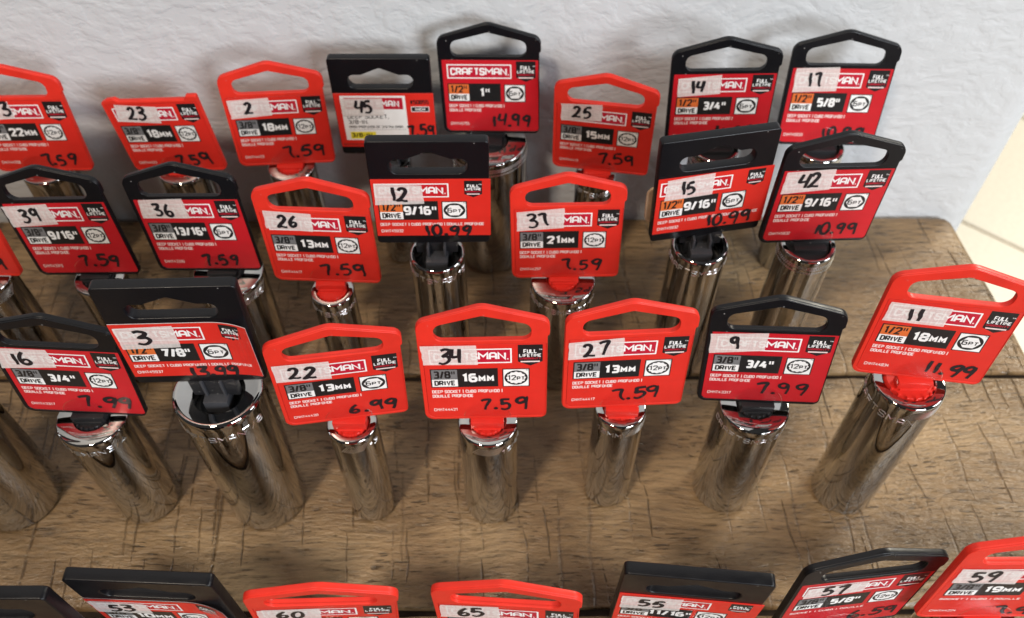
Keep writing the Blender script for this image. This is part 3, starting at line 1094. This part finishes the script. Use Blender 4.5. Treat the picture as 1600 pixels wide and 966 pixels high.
# tabletop of sawn boards
def tabletop():
    mb = MB()
    boards = [(-200, -101, 0), (-98.6, 7.6, 1), (10.0, 115.8, 2), (118.6, 224.0, 3), (226.6, 325.0, 4)]
    xr = [(325, 231.0), (323, 232.6), (300, 235.0), (275, 238.2), (245, 241), (226.6, 242), (200, 243), (100, 244), (-200, 244)]

    def right(y):
        for (y1, x1), (y0, x0) in zip(xr, xr[1:]):
            if y0 <= y <= y1:
                return x0 + (x1 - x0) * (y - y0) / (y1 - y0)
        return 244
    ids = []
    rnd = random.Random(3)
    for (y0, y1, k) in boards:
        # cross-section lines along the board; the long edges are eased and a little ragged
        ys = [y0, y0 + .5, y0 + 1.6] + [y0 + (y1 - y0) * t for t in (.25, .5, .75)] + [y1 - 1.6, y1 - .5, y1]
        zs = [-1.6, -.5, 0, 0, 0, 0, 0, -.5, -1.6]
        if k == 4:
            ys[-3:] = [y1 - 2.5, y1 - .8, y1]
            zs[-3:] = [0, -.3, -1.4]
        nx = 90
        rows = []
        for y, z in zip(ys, zs):
            xe = right(y)
            row = []
            for i in range(nx + 1):
                x = -640 + (xe - 8 + 640) * i / nx
                jy = rnd.uniform(-.35, .35) if z < 0 and k != 4 else 0
                row.append((x, y + jy, z))
            row += [(xe - 3, y, z - .5), (xe - .8, y, z - 2.0), (xe, y, z - 5.0)]
            rows.append([(row[0][0], y, -34)] + row + [(xe, y, -34)])
        first = [(p[0], rows[0][0][1], -34) for p in rows[0]]
        last = [(p[0], rows[-1][0][1], -34) for p in rows[-1]]
        rows = [first] + rows + [last]
        m = len(rows[0])
        vs = [p for r_ in rows for p in r_]
        fs = [(j * m + i, j * m + i + 1, (j + 1) * m + i + 1, (j + 1) * m + i) for j in range(len(rows) - 1) for i in range(m - 1)]
        i0 = len(mb.v)
        mb.add(vs, fs, 'wood')
        ids += [k * .21 + .1] * len(vs)
    # dark filler at the bottom of the seams
    for y in (-99.8, 8.8, 117.2, 225.3):
        i0 = len(mb.v)
        mb.box(-640, 238, y - 3, y + 3, -30, -2.6, 'groove', 0)
        ids += [0] * (len(mb.v) - i0)
    o = mb.build('wooden_table', smooth=40)
    at = o.data.attributes.new('board', 'FLOAT', 'POINT')
    at.data.foreach_set('value', ids)
    o['label'] = 'brown rough-sawn plank table top with dark seams, against the wall'
    o['category'] = 'table'
    return o


tabletop()

# painted wall ending in an outside corner just past the table
mb = MB()
z0, z1 = -750, 1400
prof = [(-1500, 327.5), (-400, 327.5), (0, 327.5), (232, 327.5)]
for k in range(1, 9):
    a = R(90 * k / 8)
    prof.append((232 + 18 * math.sin(a), 327.5 + 18 * (1 - math.cos(a))))
prof += [(250, 470), (-1500, 470)]
vs = [(x, y, z) for z in (z0, z1) for x, y in prof]
n = len(prof)
mb.add(vs, [(i, (i + 1) % n, n + (i + 1) % n, n + i) for i in range(n)] + [tuple(range(n))[::-1], tuple(range(n, 2 * n))], 'wall')
wall = mb.build('wall', smooth=40)
wall['label'] = 'pale grey textured painted wall behind the table'
wall['category'] = 'wall'

# tiled floor far below, seen past the wall's corner
mb = MB()
dn = Vector((.634, .773))
dt = Vector((.773, -.634))
mb.face([(-3000, -3000, -754), (5000, -3000, -754), (5000, 5000, -754), (-3000, 5000, -754)], 'grout')
for a in range(-5, 8):
    for b in range(-5, 8):
        c = dn * (1282 + 330 * a + 165) + dt * (-140 + 330 * b + 165)
        q = []
        for s, t in ((-1, -1), (1, -1), (1, 1), (-1, 1)):
            p = c + dn * (s * 162) + dt * (t * 162)
            q.append((p.x, p.y))
        low = [(x, y, -754.5) for x, y in q]
        top = []
        for (x, y) in q:
            v = Vector((x, y)) - c
            v = c + v * (1 - 2.5 / 162)
            top.append((v.x, v.y, -750))
        mid = [(x, y, -751.5) for x, y in q]
        mb.add(low + mid + top, [(k, (k + 1) % 4, 4 + (k + 1) % 4, 4 + k) for k in range(4)] + [(4 + k, 4 + (k + 1) % 4, 8 + (k + 1) % 4, 8 + k) for k in range(4)] + [(8, 9, 10, 11)], 'tile')
fl = mb.build('floor', smooth=0)
fl['kind'] = 'structure'

# ------------------------------------------------------------------ the sockets
ST = lambda s: [('CRAFTSMAN', -30, 7.4, 3.0, .34), (s, 48, 7.2, 3.0, .34)]
D = [
    # key, type, hanger colour, drive, size, points, number, code, price(text,u,v,w), tag(x,y,z,yaw,lean,roll), socket(x,y), r, h, tape quad
    dict(key='22mm', type='A', colour='red', drive='3/8', size='22~MM', pt=12, num='3', nf=.86, code='CMMT44298', price=('7.59', 7.6, 6.0, 15.4), tag=(-208.4, 294.1, 64.6, .5, -5.7, -.2), sock=(-210.2, 297.9), r=11.64, h=63.6, tape=[(-21.2, 35.5), (-2.8, 36.4), (-2.6, 28.0), (-21.0, 26.8)],
         label='chrome socket with red peaked hanger cut by the left frame edge, size 22 mm'),
    dict(key='23', type='A', cut=True, colour='red', drive='3/8', size='18~MM', pt=12, num='23', code='CMMT44423', price=('7.59', 7.6, 6.1, 17.0), tag=(-148.2, 294.8, 63.8, -5.1, -2.3, -5.4), sock=(-148.8, 297.5), r=11.22, h=63.3, tape=[(-16.1, 36.6), (2.2, 35.0), (1.4, 26.5), (-17.4, 27.9)],
         label='chrome socket whose red hanger has its handle cut off, tape number 23'),
    dict(key='2', type='A', colour='red', drive='3/8', size='18~MM', pt=12, num='2', code='CMMT44423', price=('7.59', 7.6, 7.0, 18.0), tag=(-101.0, 299.0, 63.5, 4.5, -3.1, .8), sock=(-99.9, 298.9), r=10.74, h=63.0, tape=[(-19.6, 35.6), (-2.1, 36.3), (-1.9, 27.3), (-19.4, 26.1)],
         label='chrome socket on red peaked hanger by the wall, tape number 2, size 18 mm'),
    dict(key='45', type='B', boxed=True, colour='black', drive='3/8', size='', pt=12, num='45', nf=.52, code='', price=('7.59', 15.2, 13.6, 11.2), tag=(-54.9, 302.4, 66.2, -.3, -2.1, 0), sock=(-54.9, 303.0), r=9.0, h=62.0, tape=[(-18.2, 30.8), (-.3, 30.8), (0, 21.7), (-18.2, 21.3)],
         label='chrome socket on square black hanger with a white label panel, tape number 45'),
    dict(key='1in', type='A', colour='black', drive='1/2', size='1"', pt=6, num='', code='CMMT45755', price=('14.99', 8.8, 6.9, 17.4), tag=(-8.6, 306.7, 74.6, -2.9, -5.8, -1.4), sock=(-10.3, 304.1), r=17.33, h=72.9, tape=None, knurl=('ring',),
         label='widest chrome socket on black hanger without tape, size 1 inch, price 14.99'),
    dict(key='25', type='A', colour='red', drive='3/8', size='15~MM', pt=12, num='25', nf=.5, code='CMMT44419', price=('7.59', 6.5, 7.9, 15.8), tag=(39.5, 292.6, 64.6, -9.9, 1.9, -.5), sock=(38.0, 292.7), r=9.01, h=63.2, tape=[(-18.2, 36.8), (-1.0, 38.1), (-.9, 29.2), (-18.1, 27.8)], stamp=ST('15MM'),
         label='chrome socket on red peaked hanger by the wall, tape number 25, size 15 mm'),
    dict(key='14', type='A', colour='black', drive='1/2', size='3/4"', pt=6, num='14', nf=.44, nw=5.6, code='CMMT45935', price=('11.99', 7.5, 7.4, 16.5), tag=(87.9, 292.0, 80.3, -3.6, -1.1, -3.4), sock=(88.7, 292.4), r=10.5, h=79.1, tape=[(-17.8, 34.8), (-.8, 36.4), (-.7, 27.1), (-17.9, 25.7)], knurl=('ring',),
         label='chrome socket on black peaked hanger by the wall, tape number 14, size 3/4 inch'),
    dict(key='17', type='A', colour='black', drive='1/2', size='5/8"', pt=6, num='17', nf=.46, nw=5.4, code='CMMT45933', price=('10.99', 6.7, 6.6, 17.8), tag=(137.2, 296.3, 76.0, -3.6, -9.2, -1.3), sock=(135.8, 296.5), r=11.05, h=75.5, tape=[(-18.7, 36.6), (-1.1, 37.4), (-.3, 26.5), (-18.3, 25.6)], knurl=('ring',),
         label='rightmost chrome socket by the wall, black hanger with tape number 17, 5/8 inch'),
    dict(key='redleft', type='A', colour='red', drive='3/8', size='18~MM', pt=12, num='', code='CMMT44423', price=('7.59', 7.6, 7.0, 18.0), tag=(-219.4, 232.8, 65.0, -2, -5, 0), sock=(-217.0, 233.0), r=12.6, h=63.4, tape=None, knurl=('patch', -10, 75),
         label='chrome socket mostly outside the left frame edge, only a red label corner visible'),
    dict(key='39', type='A', colour='black', drive='3/8', size='9/16"', pt=12, num='39', nf=.5, code='CMMT43313', price=('7.59', 6.6, 7.6, 16.9), tag=(-170.3, 232.2, 65.6, -4.2, -6.9, -4.8), sock=(-168.0, 232.5), r=10.04, h=63.7, tape=[(-20.8, 35.5), (-2.3, 36.4), (-1.7, 26.6), (-20.4, 25.4)],
         label='chrome socket on black peaked hanger, tape number 39, size 9/16 inch, price 7.59'),
    dict(key='36', type='A', colour='black', drive='3/8', size='13/16"', pt=6, num='36', nf=.5, code='CMMT43339', price=('7.59', 5.4, 6.2, 15.0), tag=(-122.3, 235.0, 64.6, -3.4, -6.4, -3.1), sock=(-116.3, 235.5), r=14.25, h=63.0, tape=[(-17.9, 36.7), (-.7, 37.3), (-.3, 27.7), (-18.9, 27.8)], stamp=ST('13/16'), knurl=('patch', 20, 75),
         label='chrome socket on black peaked hanger, tape number 36, size 13/16 inch'),
    dict(key='26', type='A', colour='red', drive='3/8', size='13~MM', pt=12, num='26', nf=.48, code='CMMT44417', price=('7.59', 6.7, 6.9, 16.7), tag=(-73.2, 226.9, 67.0, -3.3, -3.2, -.5), sock=(-72.2, 225.0), r=8.7, h=64.0, tape=[(-18.6, 37.8), (-.6, 36.7), (-1.3, 27.7), (-19.0, 28.8)], stamp=ST('13MM'),
         label='chrome socket on red peaked hanger, tape number 26, size 13 mm, middle row'),
    dict(key='12', type='B', colour='black', drive='1/2', size='9/16"', pt=6, num='12', nf=.5, nw=5.8, code='CMMT45932', price=('10.99', 5.8, 7.2, 17.1), prot=-.01, tag=(-29.8, 228.7, 87.4, 1.3, -.8, 1.1), sock=(-28.9, 228.4), r=10.68, h=82.8, rolled=True, tape=[(-19.9, 31.3), (-3.0, 30.5), (-2.4, 21.4), (-20.2, 20.9)], stamp=ST('9/16'),
         label='chrome socket on flat-topped square black hanger, tape number 12, size 9/16 inch'),
    dict(key='37', type='A', colour='red', drive='3/8', size='21~MM', pt=12, num='37', nf=.45, code='CMMT44297', price=('7.59', 5.9, 7.4, 15.7), tag=(21.6, 230.2, 65.1, -.2, -4.0, -1.1), sock=(20.7, 230.4), r=13.17, h=63.5, tape=[(-18.9, 35.6), (-1.0, 37.3), (-1.2, 27.3), (-19.1, 25.9)], stamp=ST('21MM'),
         label='chrome socket on red peaked hanger, tape number 37, size 21 mm'),
    dict(key='15', type='B', colour='black', drive='1/2', size='9/16"', pt=6, num='15', nf=.46, nw=5.6, code='CMMT45932', price=('10.99', 7.9, 8.4, 16.8), tag=(74.6, 233.6, 85.9, 8.0, -.2, -2.2), sock=(73.8, 232.8), r=11.05, h=82.0, rolled=True, kraft=True, tape=[(-17.5, 32.4), (-.2, 33.4), (-.2, 22.7), (-17.9, 22.2)], stamp=ST('9/16'),
         label='chrome socket on tilted flat-topped square black hanger, tape number 15'),
    dict(key='42', type='A', colour='black', drive='1/2', size='9/16"', pt=6, num='42', nf=.5, code='CMMT45932', price=('10.99', 7.5, 7.0, 17.0), tag=(117.3, 233.9, 81.8, 3.4, -2.3, 1.5), sock=(116.9, 234.7), r=10.88, h=80.0, tape=[(-18.9, 36.2), (-1.2, 37.3), (-1.0, 27.5), (-19.0, 25.7)], knurl=('ring',),
         label='chrome socket on black peaked hanger, tape number 42, size 9/16 inch, dimpled rings'),
    dict(key='left', type='A', colour='black', drive='1/2', size='1"', pt=6, num='', code='CMMT45755', price=('14.99', 8.8, 6.9, 17.4), tag=(-207.0, 166.0, 81.0, 0, -4, 0), sock=(-205.5, 166.8), r=16.6, h=79.0, tape=None,
         label='wide chrome socket cut off by the left frame edge, its hanger out of view'),
    dict(key='16', type='A', colour='black', drive='3/8', size='3/4"', pt=12, num='16', nf=.42, nw=6.2, code='CMMT43317', price=('7.99', 8.4, 7.5, 18.0), tag=(-151.8, 165.9, 67.2, -1.4, -3.2, 3.2), sock=(-151.6, 166.4), r=12.86, h=64.4, tape=[(-19.1, 36.4), (-2.6, 36.6), (-2.0, 27.2), (-20.6, 25.4)], stamp=ST('3/4'),
         label='chrome socket on black peaked hanger, tape number 16, size 3/4 inch, front left'),
    dict(key='3', type='B', colour='black', drive='1/2', size='7/8"', pt=6, num='3', nf=.43, nw=4.4, nh=6.4, curl=2.6, code='CMMT45937', price=('13.99', 5.4, 6.6, 16.6), tag=(-104.1, 164.2, 89.7, 2.8, .4, 1.8), sock=(-101.7, 166.2), r=15.62, h=82.0, bowl=True, tape=[(-20.0, 31.5), (-1.6, 32.3), (-1.7, 21.0), (-19.7, 20.4)], stamp=[('CRAFTSMAN', -14, 10.0, 3.4, .36), ('7/8', 52, 9.4, 3.4, .4)],
         label='thick chrome socket on square black hanger with peeling label, tape number 3, 7/8 inch'),
    dict(key='22', type='A', colour='red', drive='3/8', size='13~MM', pt=6, num='22', nf=.5, nw=8.2, code='CMMT44420', price=('6.99', 9.2, 6.8, 16.7), tag=(-57.9, 162.2, 69.0, 9.0, -.1, 1.5), sock=(-57.6, 163.2), r=9.09, h=64.6, tape=[(-20.3, 36.9), (-2.3, 36.1), (-2.3, 26.4), (-20.0, 27.5)], knurl=('patch', -22, 30), stamp=[('13', 58, 7.6, 3.0, .34)],
         label='chrome socket on red peaked hanger, tape number 22, size 13 mm, front row'),
    dict(key='34', type='A', colour='red', drive='3/8', size='16~MM', pt=12, num='34', nf=.5, code='CMMT44421', price=('7.59', 5.9, 7.7, 16.3), tag=(-9.2, 162.3, 68.7, .7, -9.8, -.5), sock=(-8.8, 163.5), r=10.78, h=64.7, tape=[(-20.5, 36.5), (-2.1, 36.4), (-2.0, 27.4), (-20.0, 27.7)], knurl=('patch', -30, 22), stamp=[('16MM', 55, 8.2, 3.0, .34)],
         label='chrome socket on red peaked hanger, tape number 34, size 16 mm'),
    dict(key='27', type='A', colour='red', drive='3/8', size='13~MM', pt=12, num='27', nf=.5, code='CMMT44417', price=('7.59', 4.3, 7.0, 16.4), prot=.09, tag=(38.9, 166.8, 69.0, 2.7, -6.0, -.1), sock=(39.2, 169.4), r=9.42, h=64.7, tape=[(-20.1, 35.4), (-2.0, 36.9), (-1.8, 27.9), (-20.1, 26.9)], knurl=('patch', 10, 62), stamp=[('13MM', -30, 7.2, 2.8, .34)],
         label='chrome socket on red peaked hanger, tape number 27, size 13 mm, front row'),
    dict(key='9', type='A', colour='black', drive='3/8', size='3/4"', pt=12, num='9', nf=.45, nw=2.9, code='CMMT43317', price=('7.99', 7.1, 8.5, 17.3), tag=(87.6, 168.4, 68.7, -5.1, -5.6, -2.8), sock=(87.8, 169.7), r=12.62, h=65.1, tape=[(-20.4, 35.8), (-1.8, 37.0), (-1.9, 28.2), (-20.1, 26.2)], stamp=ST('3/4'),
         label='chrome socket on black peaked hanger, tape number 9, size 3/4 inch, front right'),
    dict(key='11', type='A', colour='red', drive='1/2', size='18~MM', pt=6, num='11', nf=.46, nw=4.2, nh=5.2, code='CMMT44834', price=('11.99', 9.3, 6.1, 16.6), prot=-.04, tag=(137.0, 166.8, 86.5, -8.0, -4.2, .3), sock=(137.4, 168.4), r=12.47, h=82.6, tape=[(-19.0, 35.7), (-.1, 35.3), (0, 26.9), (-19.1, 27.0)], knurl=('patch', -18, 62), stamp=[('CRAFTSMAN', -62, 10.0, 3.4, .36)],
         label='tall chrome socket on red peaked hanger at right, tape number 11, size 18 mm'),
    dict(key='black', type='B', colour='black', drive='3/8', size='18~MM', pt=6, num='', code='CMMT44417', price=None, tag=(-146.5, 84.4, 56.0, 0, 0, 0), sock=(-146.5, 86.4), r=11.0, h=52.0, tape=None,
         label='socket in the nearest row, only the black hanger corner in view at bottom left'),
    dict(key='53', type='B', colour='black', drive='3/8', size='10~MM', pt=6, num='53', nf=.5, code='CMMT45937', curl=2.6, price=None, tag=(-108.6, 96.1, 44.9, -2.0, 3.5, 2.2), sock=(-108.6, 98.0), r=9.0, h=41.0, tape=[(-20.4, 31.6), (-3.4, 30.6), (-3.2, 21.0), (-20.2, 20.6)],
         label='socket of the nearest row on square black hanger, tape number 53'),
    dict(key='60', type='A', colour='red', drive='3/8', size='15~MM', pt=12, num='60', nf=.5, code='CMMT44419', price=None, tag=(-57.9, 92.4, 47.7, 2.5, 3.7, 4.0), sock=(-57.9, 93.0), r=9.5, h=45.0, tape=[(-19.3, 34.9), (-1.2, 35.7), (-1.5, 24.8), (-19.6, 25.4)],
         label='socket of the nearest row on red hanger, tape number 60'),
    dict(key='65', type='A', colour='red', drive='3/8', size='16~MM', pt=12, num='65', nf=.5, code='CMMT44421', price=None, tag=(-1.1, 90.0, 46.7, -4.4, .1, -1.5), sock=(-1.1, 91.0), r=9.5, h=44.0, tape=[(-19.5, 36.0), (-2.3, 37.0), (-2.0, 26.7), (-20.0, 25.8)],
         label='socket of the nearest row on red hanger, tape number 65'),
    dict(key='55', type='B', colour='black', drive='3/8', size='11/16"', pt=12, num='55', nf=.5, code='CMMT43315', price=None, tag=(52.6, 95.3, 46.4, -5.3, 3.2, .3), sock=(52.6, 97.0), r=11.0, h=42.0, tape=[(-20.0, 31.8), (-2.1, 33.0), (-1.6, 21.6), (-19.8, 20.4)],
         label='socket of the nearest row on square black hanger, tape number 55, size 11/16 inch'),
    dict(key='57', type='A', short=True, colour='black', drive='3/8', size='5/8"', pt=12, num='57', nf=.48, code='CMMT43113', price=('6.59', 10.8, 7.4, 15.0), tag=(104.2, 96.5, 48.0, 6.6, -1.7, 1.0), sock=(104.2, 98.0), r=10.5, h=45.0, tape=[(-17.5, 33.6), (1.1, 34.8), (1.2, 27.4), (-17.4, 26.3)],
         label='socket of the nearest row on black peaked hanger, tape number 57, size 5/8 inch'),
    dict(key='59', type='A', short=True, colour='red', drive='3/8', size='19~MM', pt=12, num='59', nf=.45, code='CMMT44224', price=('7.99', 9.3, 5.4, 15.0), tag=(145.5, 93.4, 63.6, -.1, -2.5, -.3), sock=(145.5, 95.0), r=12.0, h=61.0, tape=[(-19.4, 35.4), (-1.0, 34.0), (-.4, 25.0), (-19.2, 26.0)],
         label='socket of the nearest row on red hanger cut by the right frame edge, tape 59'),
]

GROUP = 'chrome sockets with numbered hang tags standing in rows on the table'
CACHE = {}


def shared(key, make):
    if key not in CACHE:
        CACHE[key] = make()
    return CACHE[key]


for d in D:
    sx, sy = d['sock']
    t = bpy.data.objects.new('deep_socket', None)
    t.empty_display_size = 0.01
    col.objects.link(t)
    t.location = (sx * S, sy * S, 0.0002)
    t['label'] = d['label']
    t['category'] = 'socket'
    t['group'] = GROUP
    socket_body(d).build('socket_body', t, 38)
    plug(d).build('plug', t, 40)
    x, y, z, yaw, lean, roll = d['tag']
    rot = (Matrix.Rotation(R(yaw), 3, 'Z') @ Matrix.Rotation(R(lean), 3, 'X') @ Matrix.Rotation(R(roll), 3, 'Y')).to_quaternion()
    rel = (x - sx, y - sy, z)
    if d['type'] == 'A':
        hk = ('A', d['colour'], bool(d.get('cut')))
        if hk in CACHE:
            hg = CACHE[hk].copy()
            col.objects.link(hg)
            hg.parent = t
            hg.location = [c * S for c in rel]
            hg.rotation_quaternion = rot
        else:
            hg = CACHE[hk] = hanger_peaked(d['colour'], d.get('cut', False)).build('hanger', t, 35, rel, rot)
        card_peaked(d).build('label_card', hg, 0)
        d['bu'] = max(-6, min(6, sx - x))
        blister(d).build('clear_window', hg, 0)
    else:
        hk = ('B',)
        if hk in CACHE:
            hg = CACHE[hk].copy()
            col.objects.link(hg)
            hg.parent = t
            hg.location = [c * S for c in rel]
            hg.rotation_quaternion = rot
        else:
            hg = CACHE[hk] = hanger_square().build('hanger', t, 35, rel, rot)
        card_square(d).build('label_card', hg, 0)
    hg['label'] = 'red plastic hanger' if d['colour'] == 'red' else 'black plastic hanger'
    if d['tape']:
        tp = tape(d).build('number_tape', hg, 30)
    if d.get('kraft'):
        mb = MB()
        plate(mb, [arc_poly([(-23.2, 6, 4), (-15, 6, .5), (-15, 26, .5), (-23.2, 24, 4)])], -5.4, -4.2, 'kraft', .2)
        tagspace(mb)
        mb.build('card_backing', hg, 35)
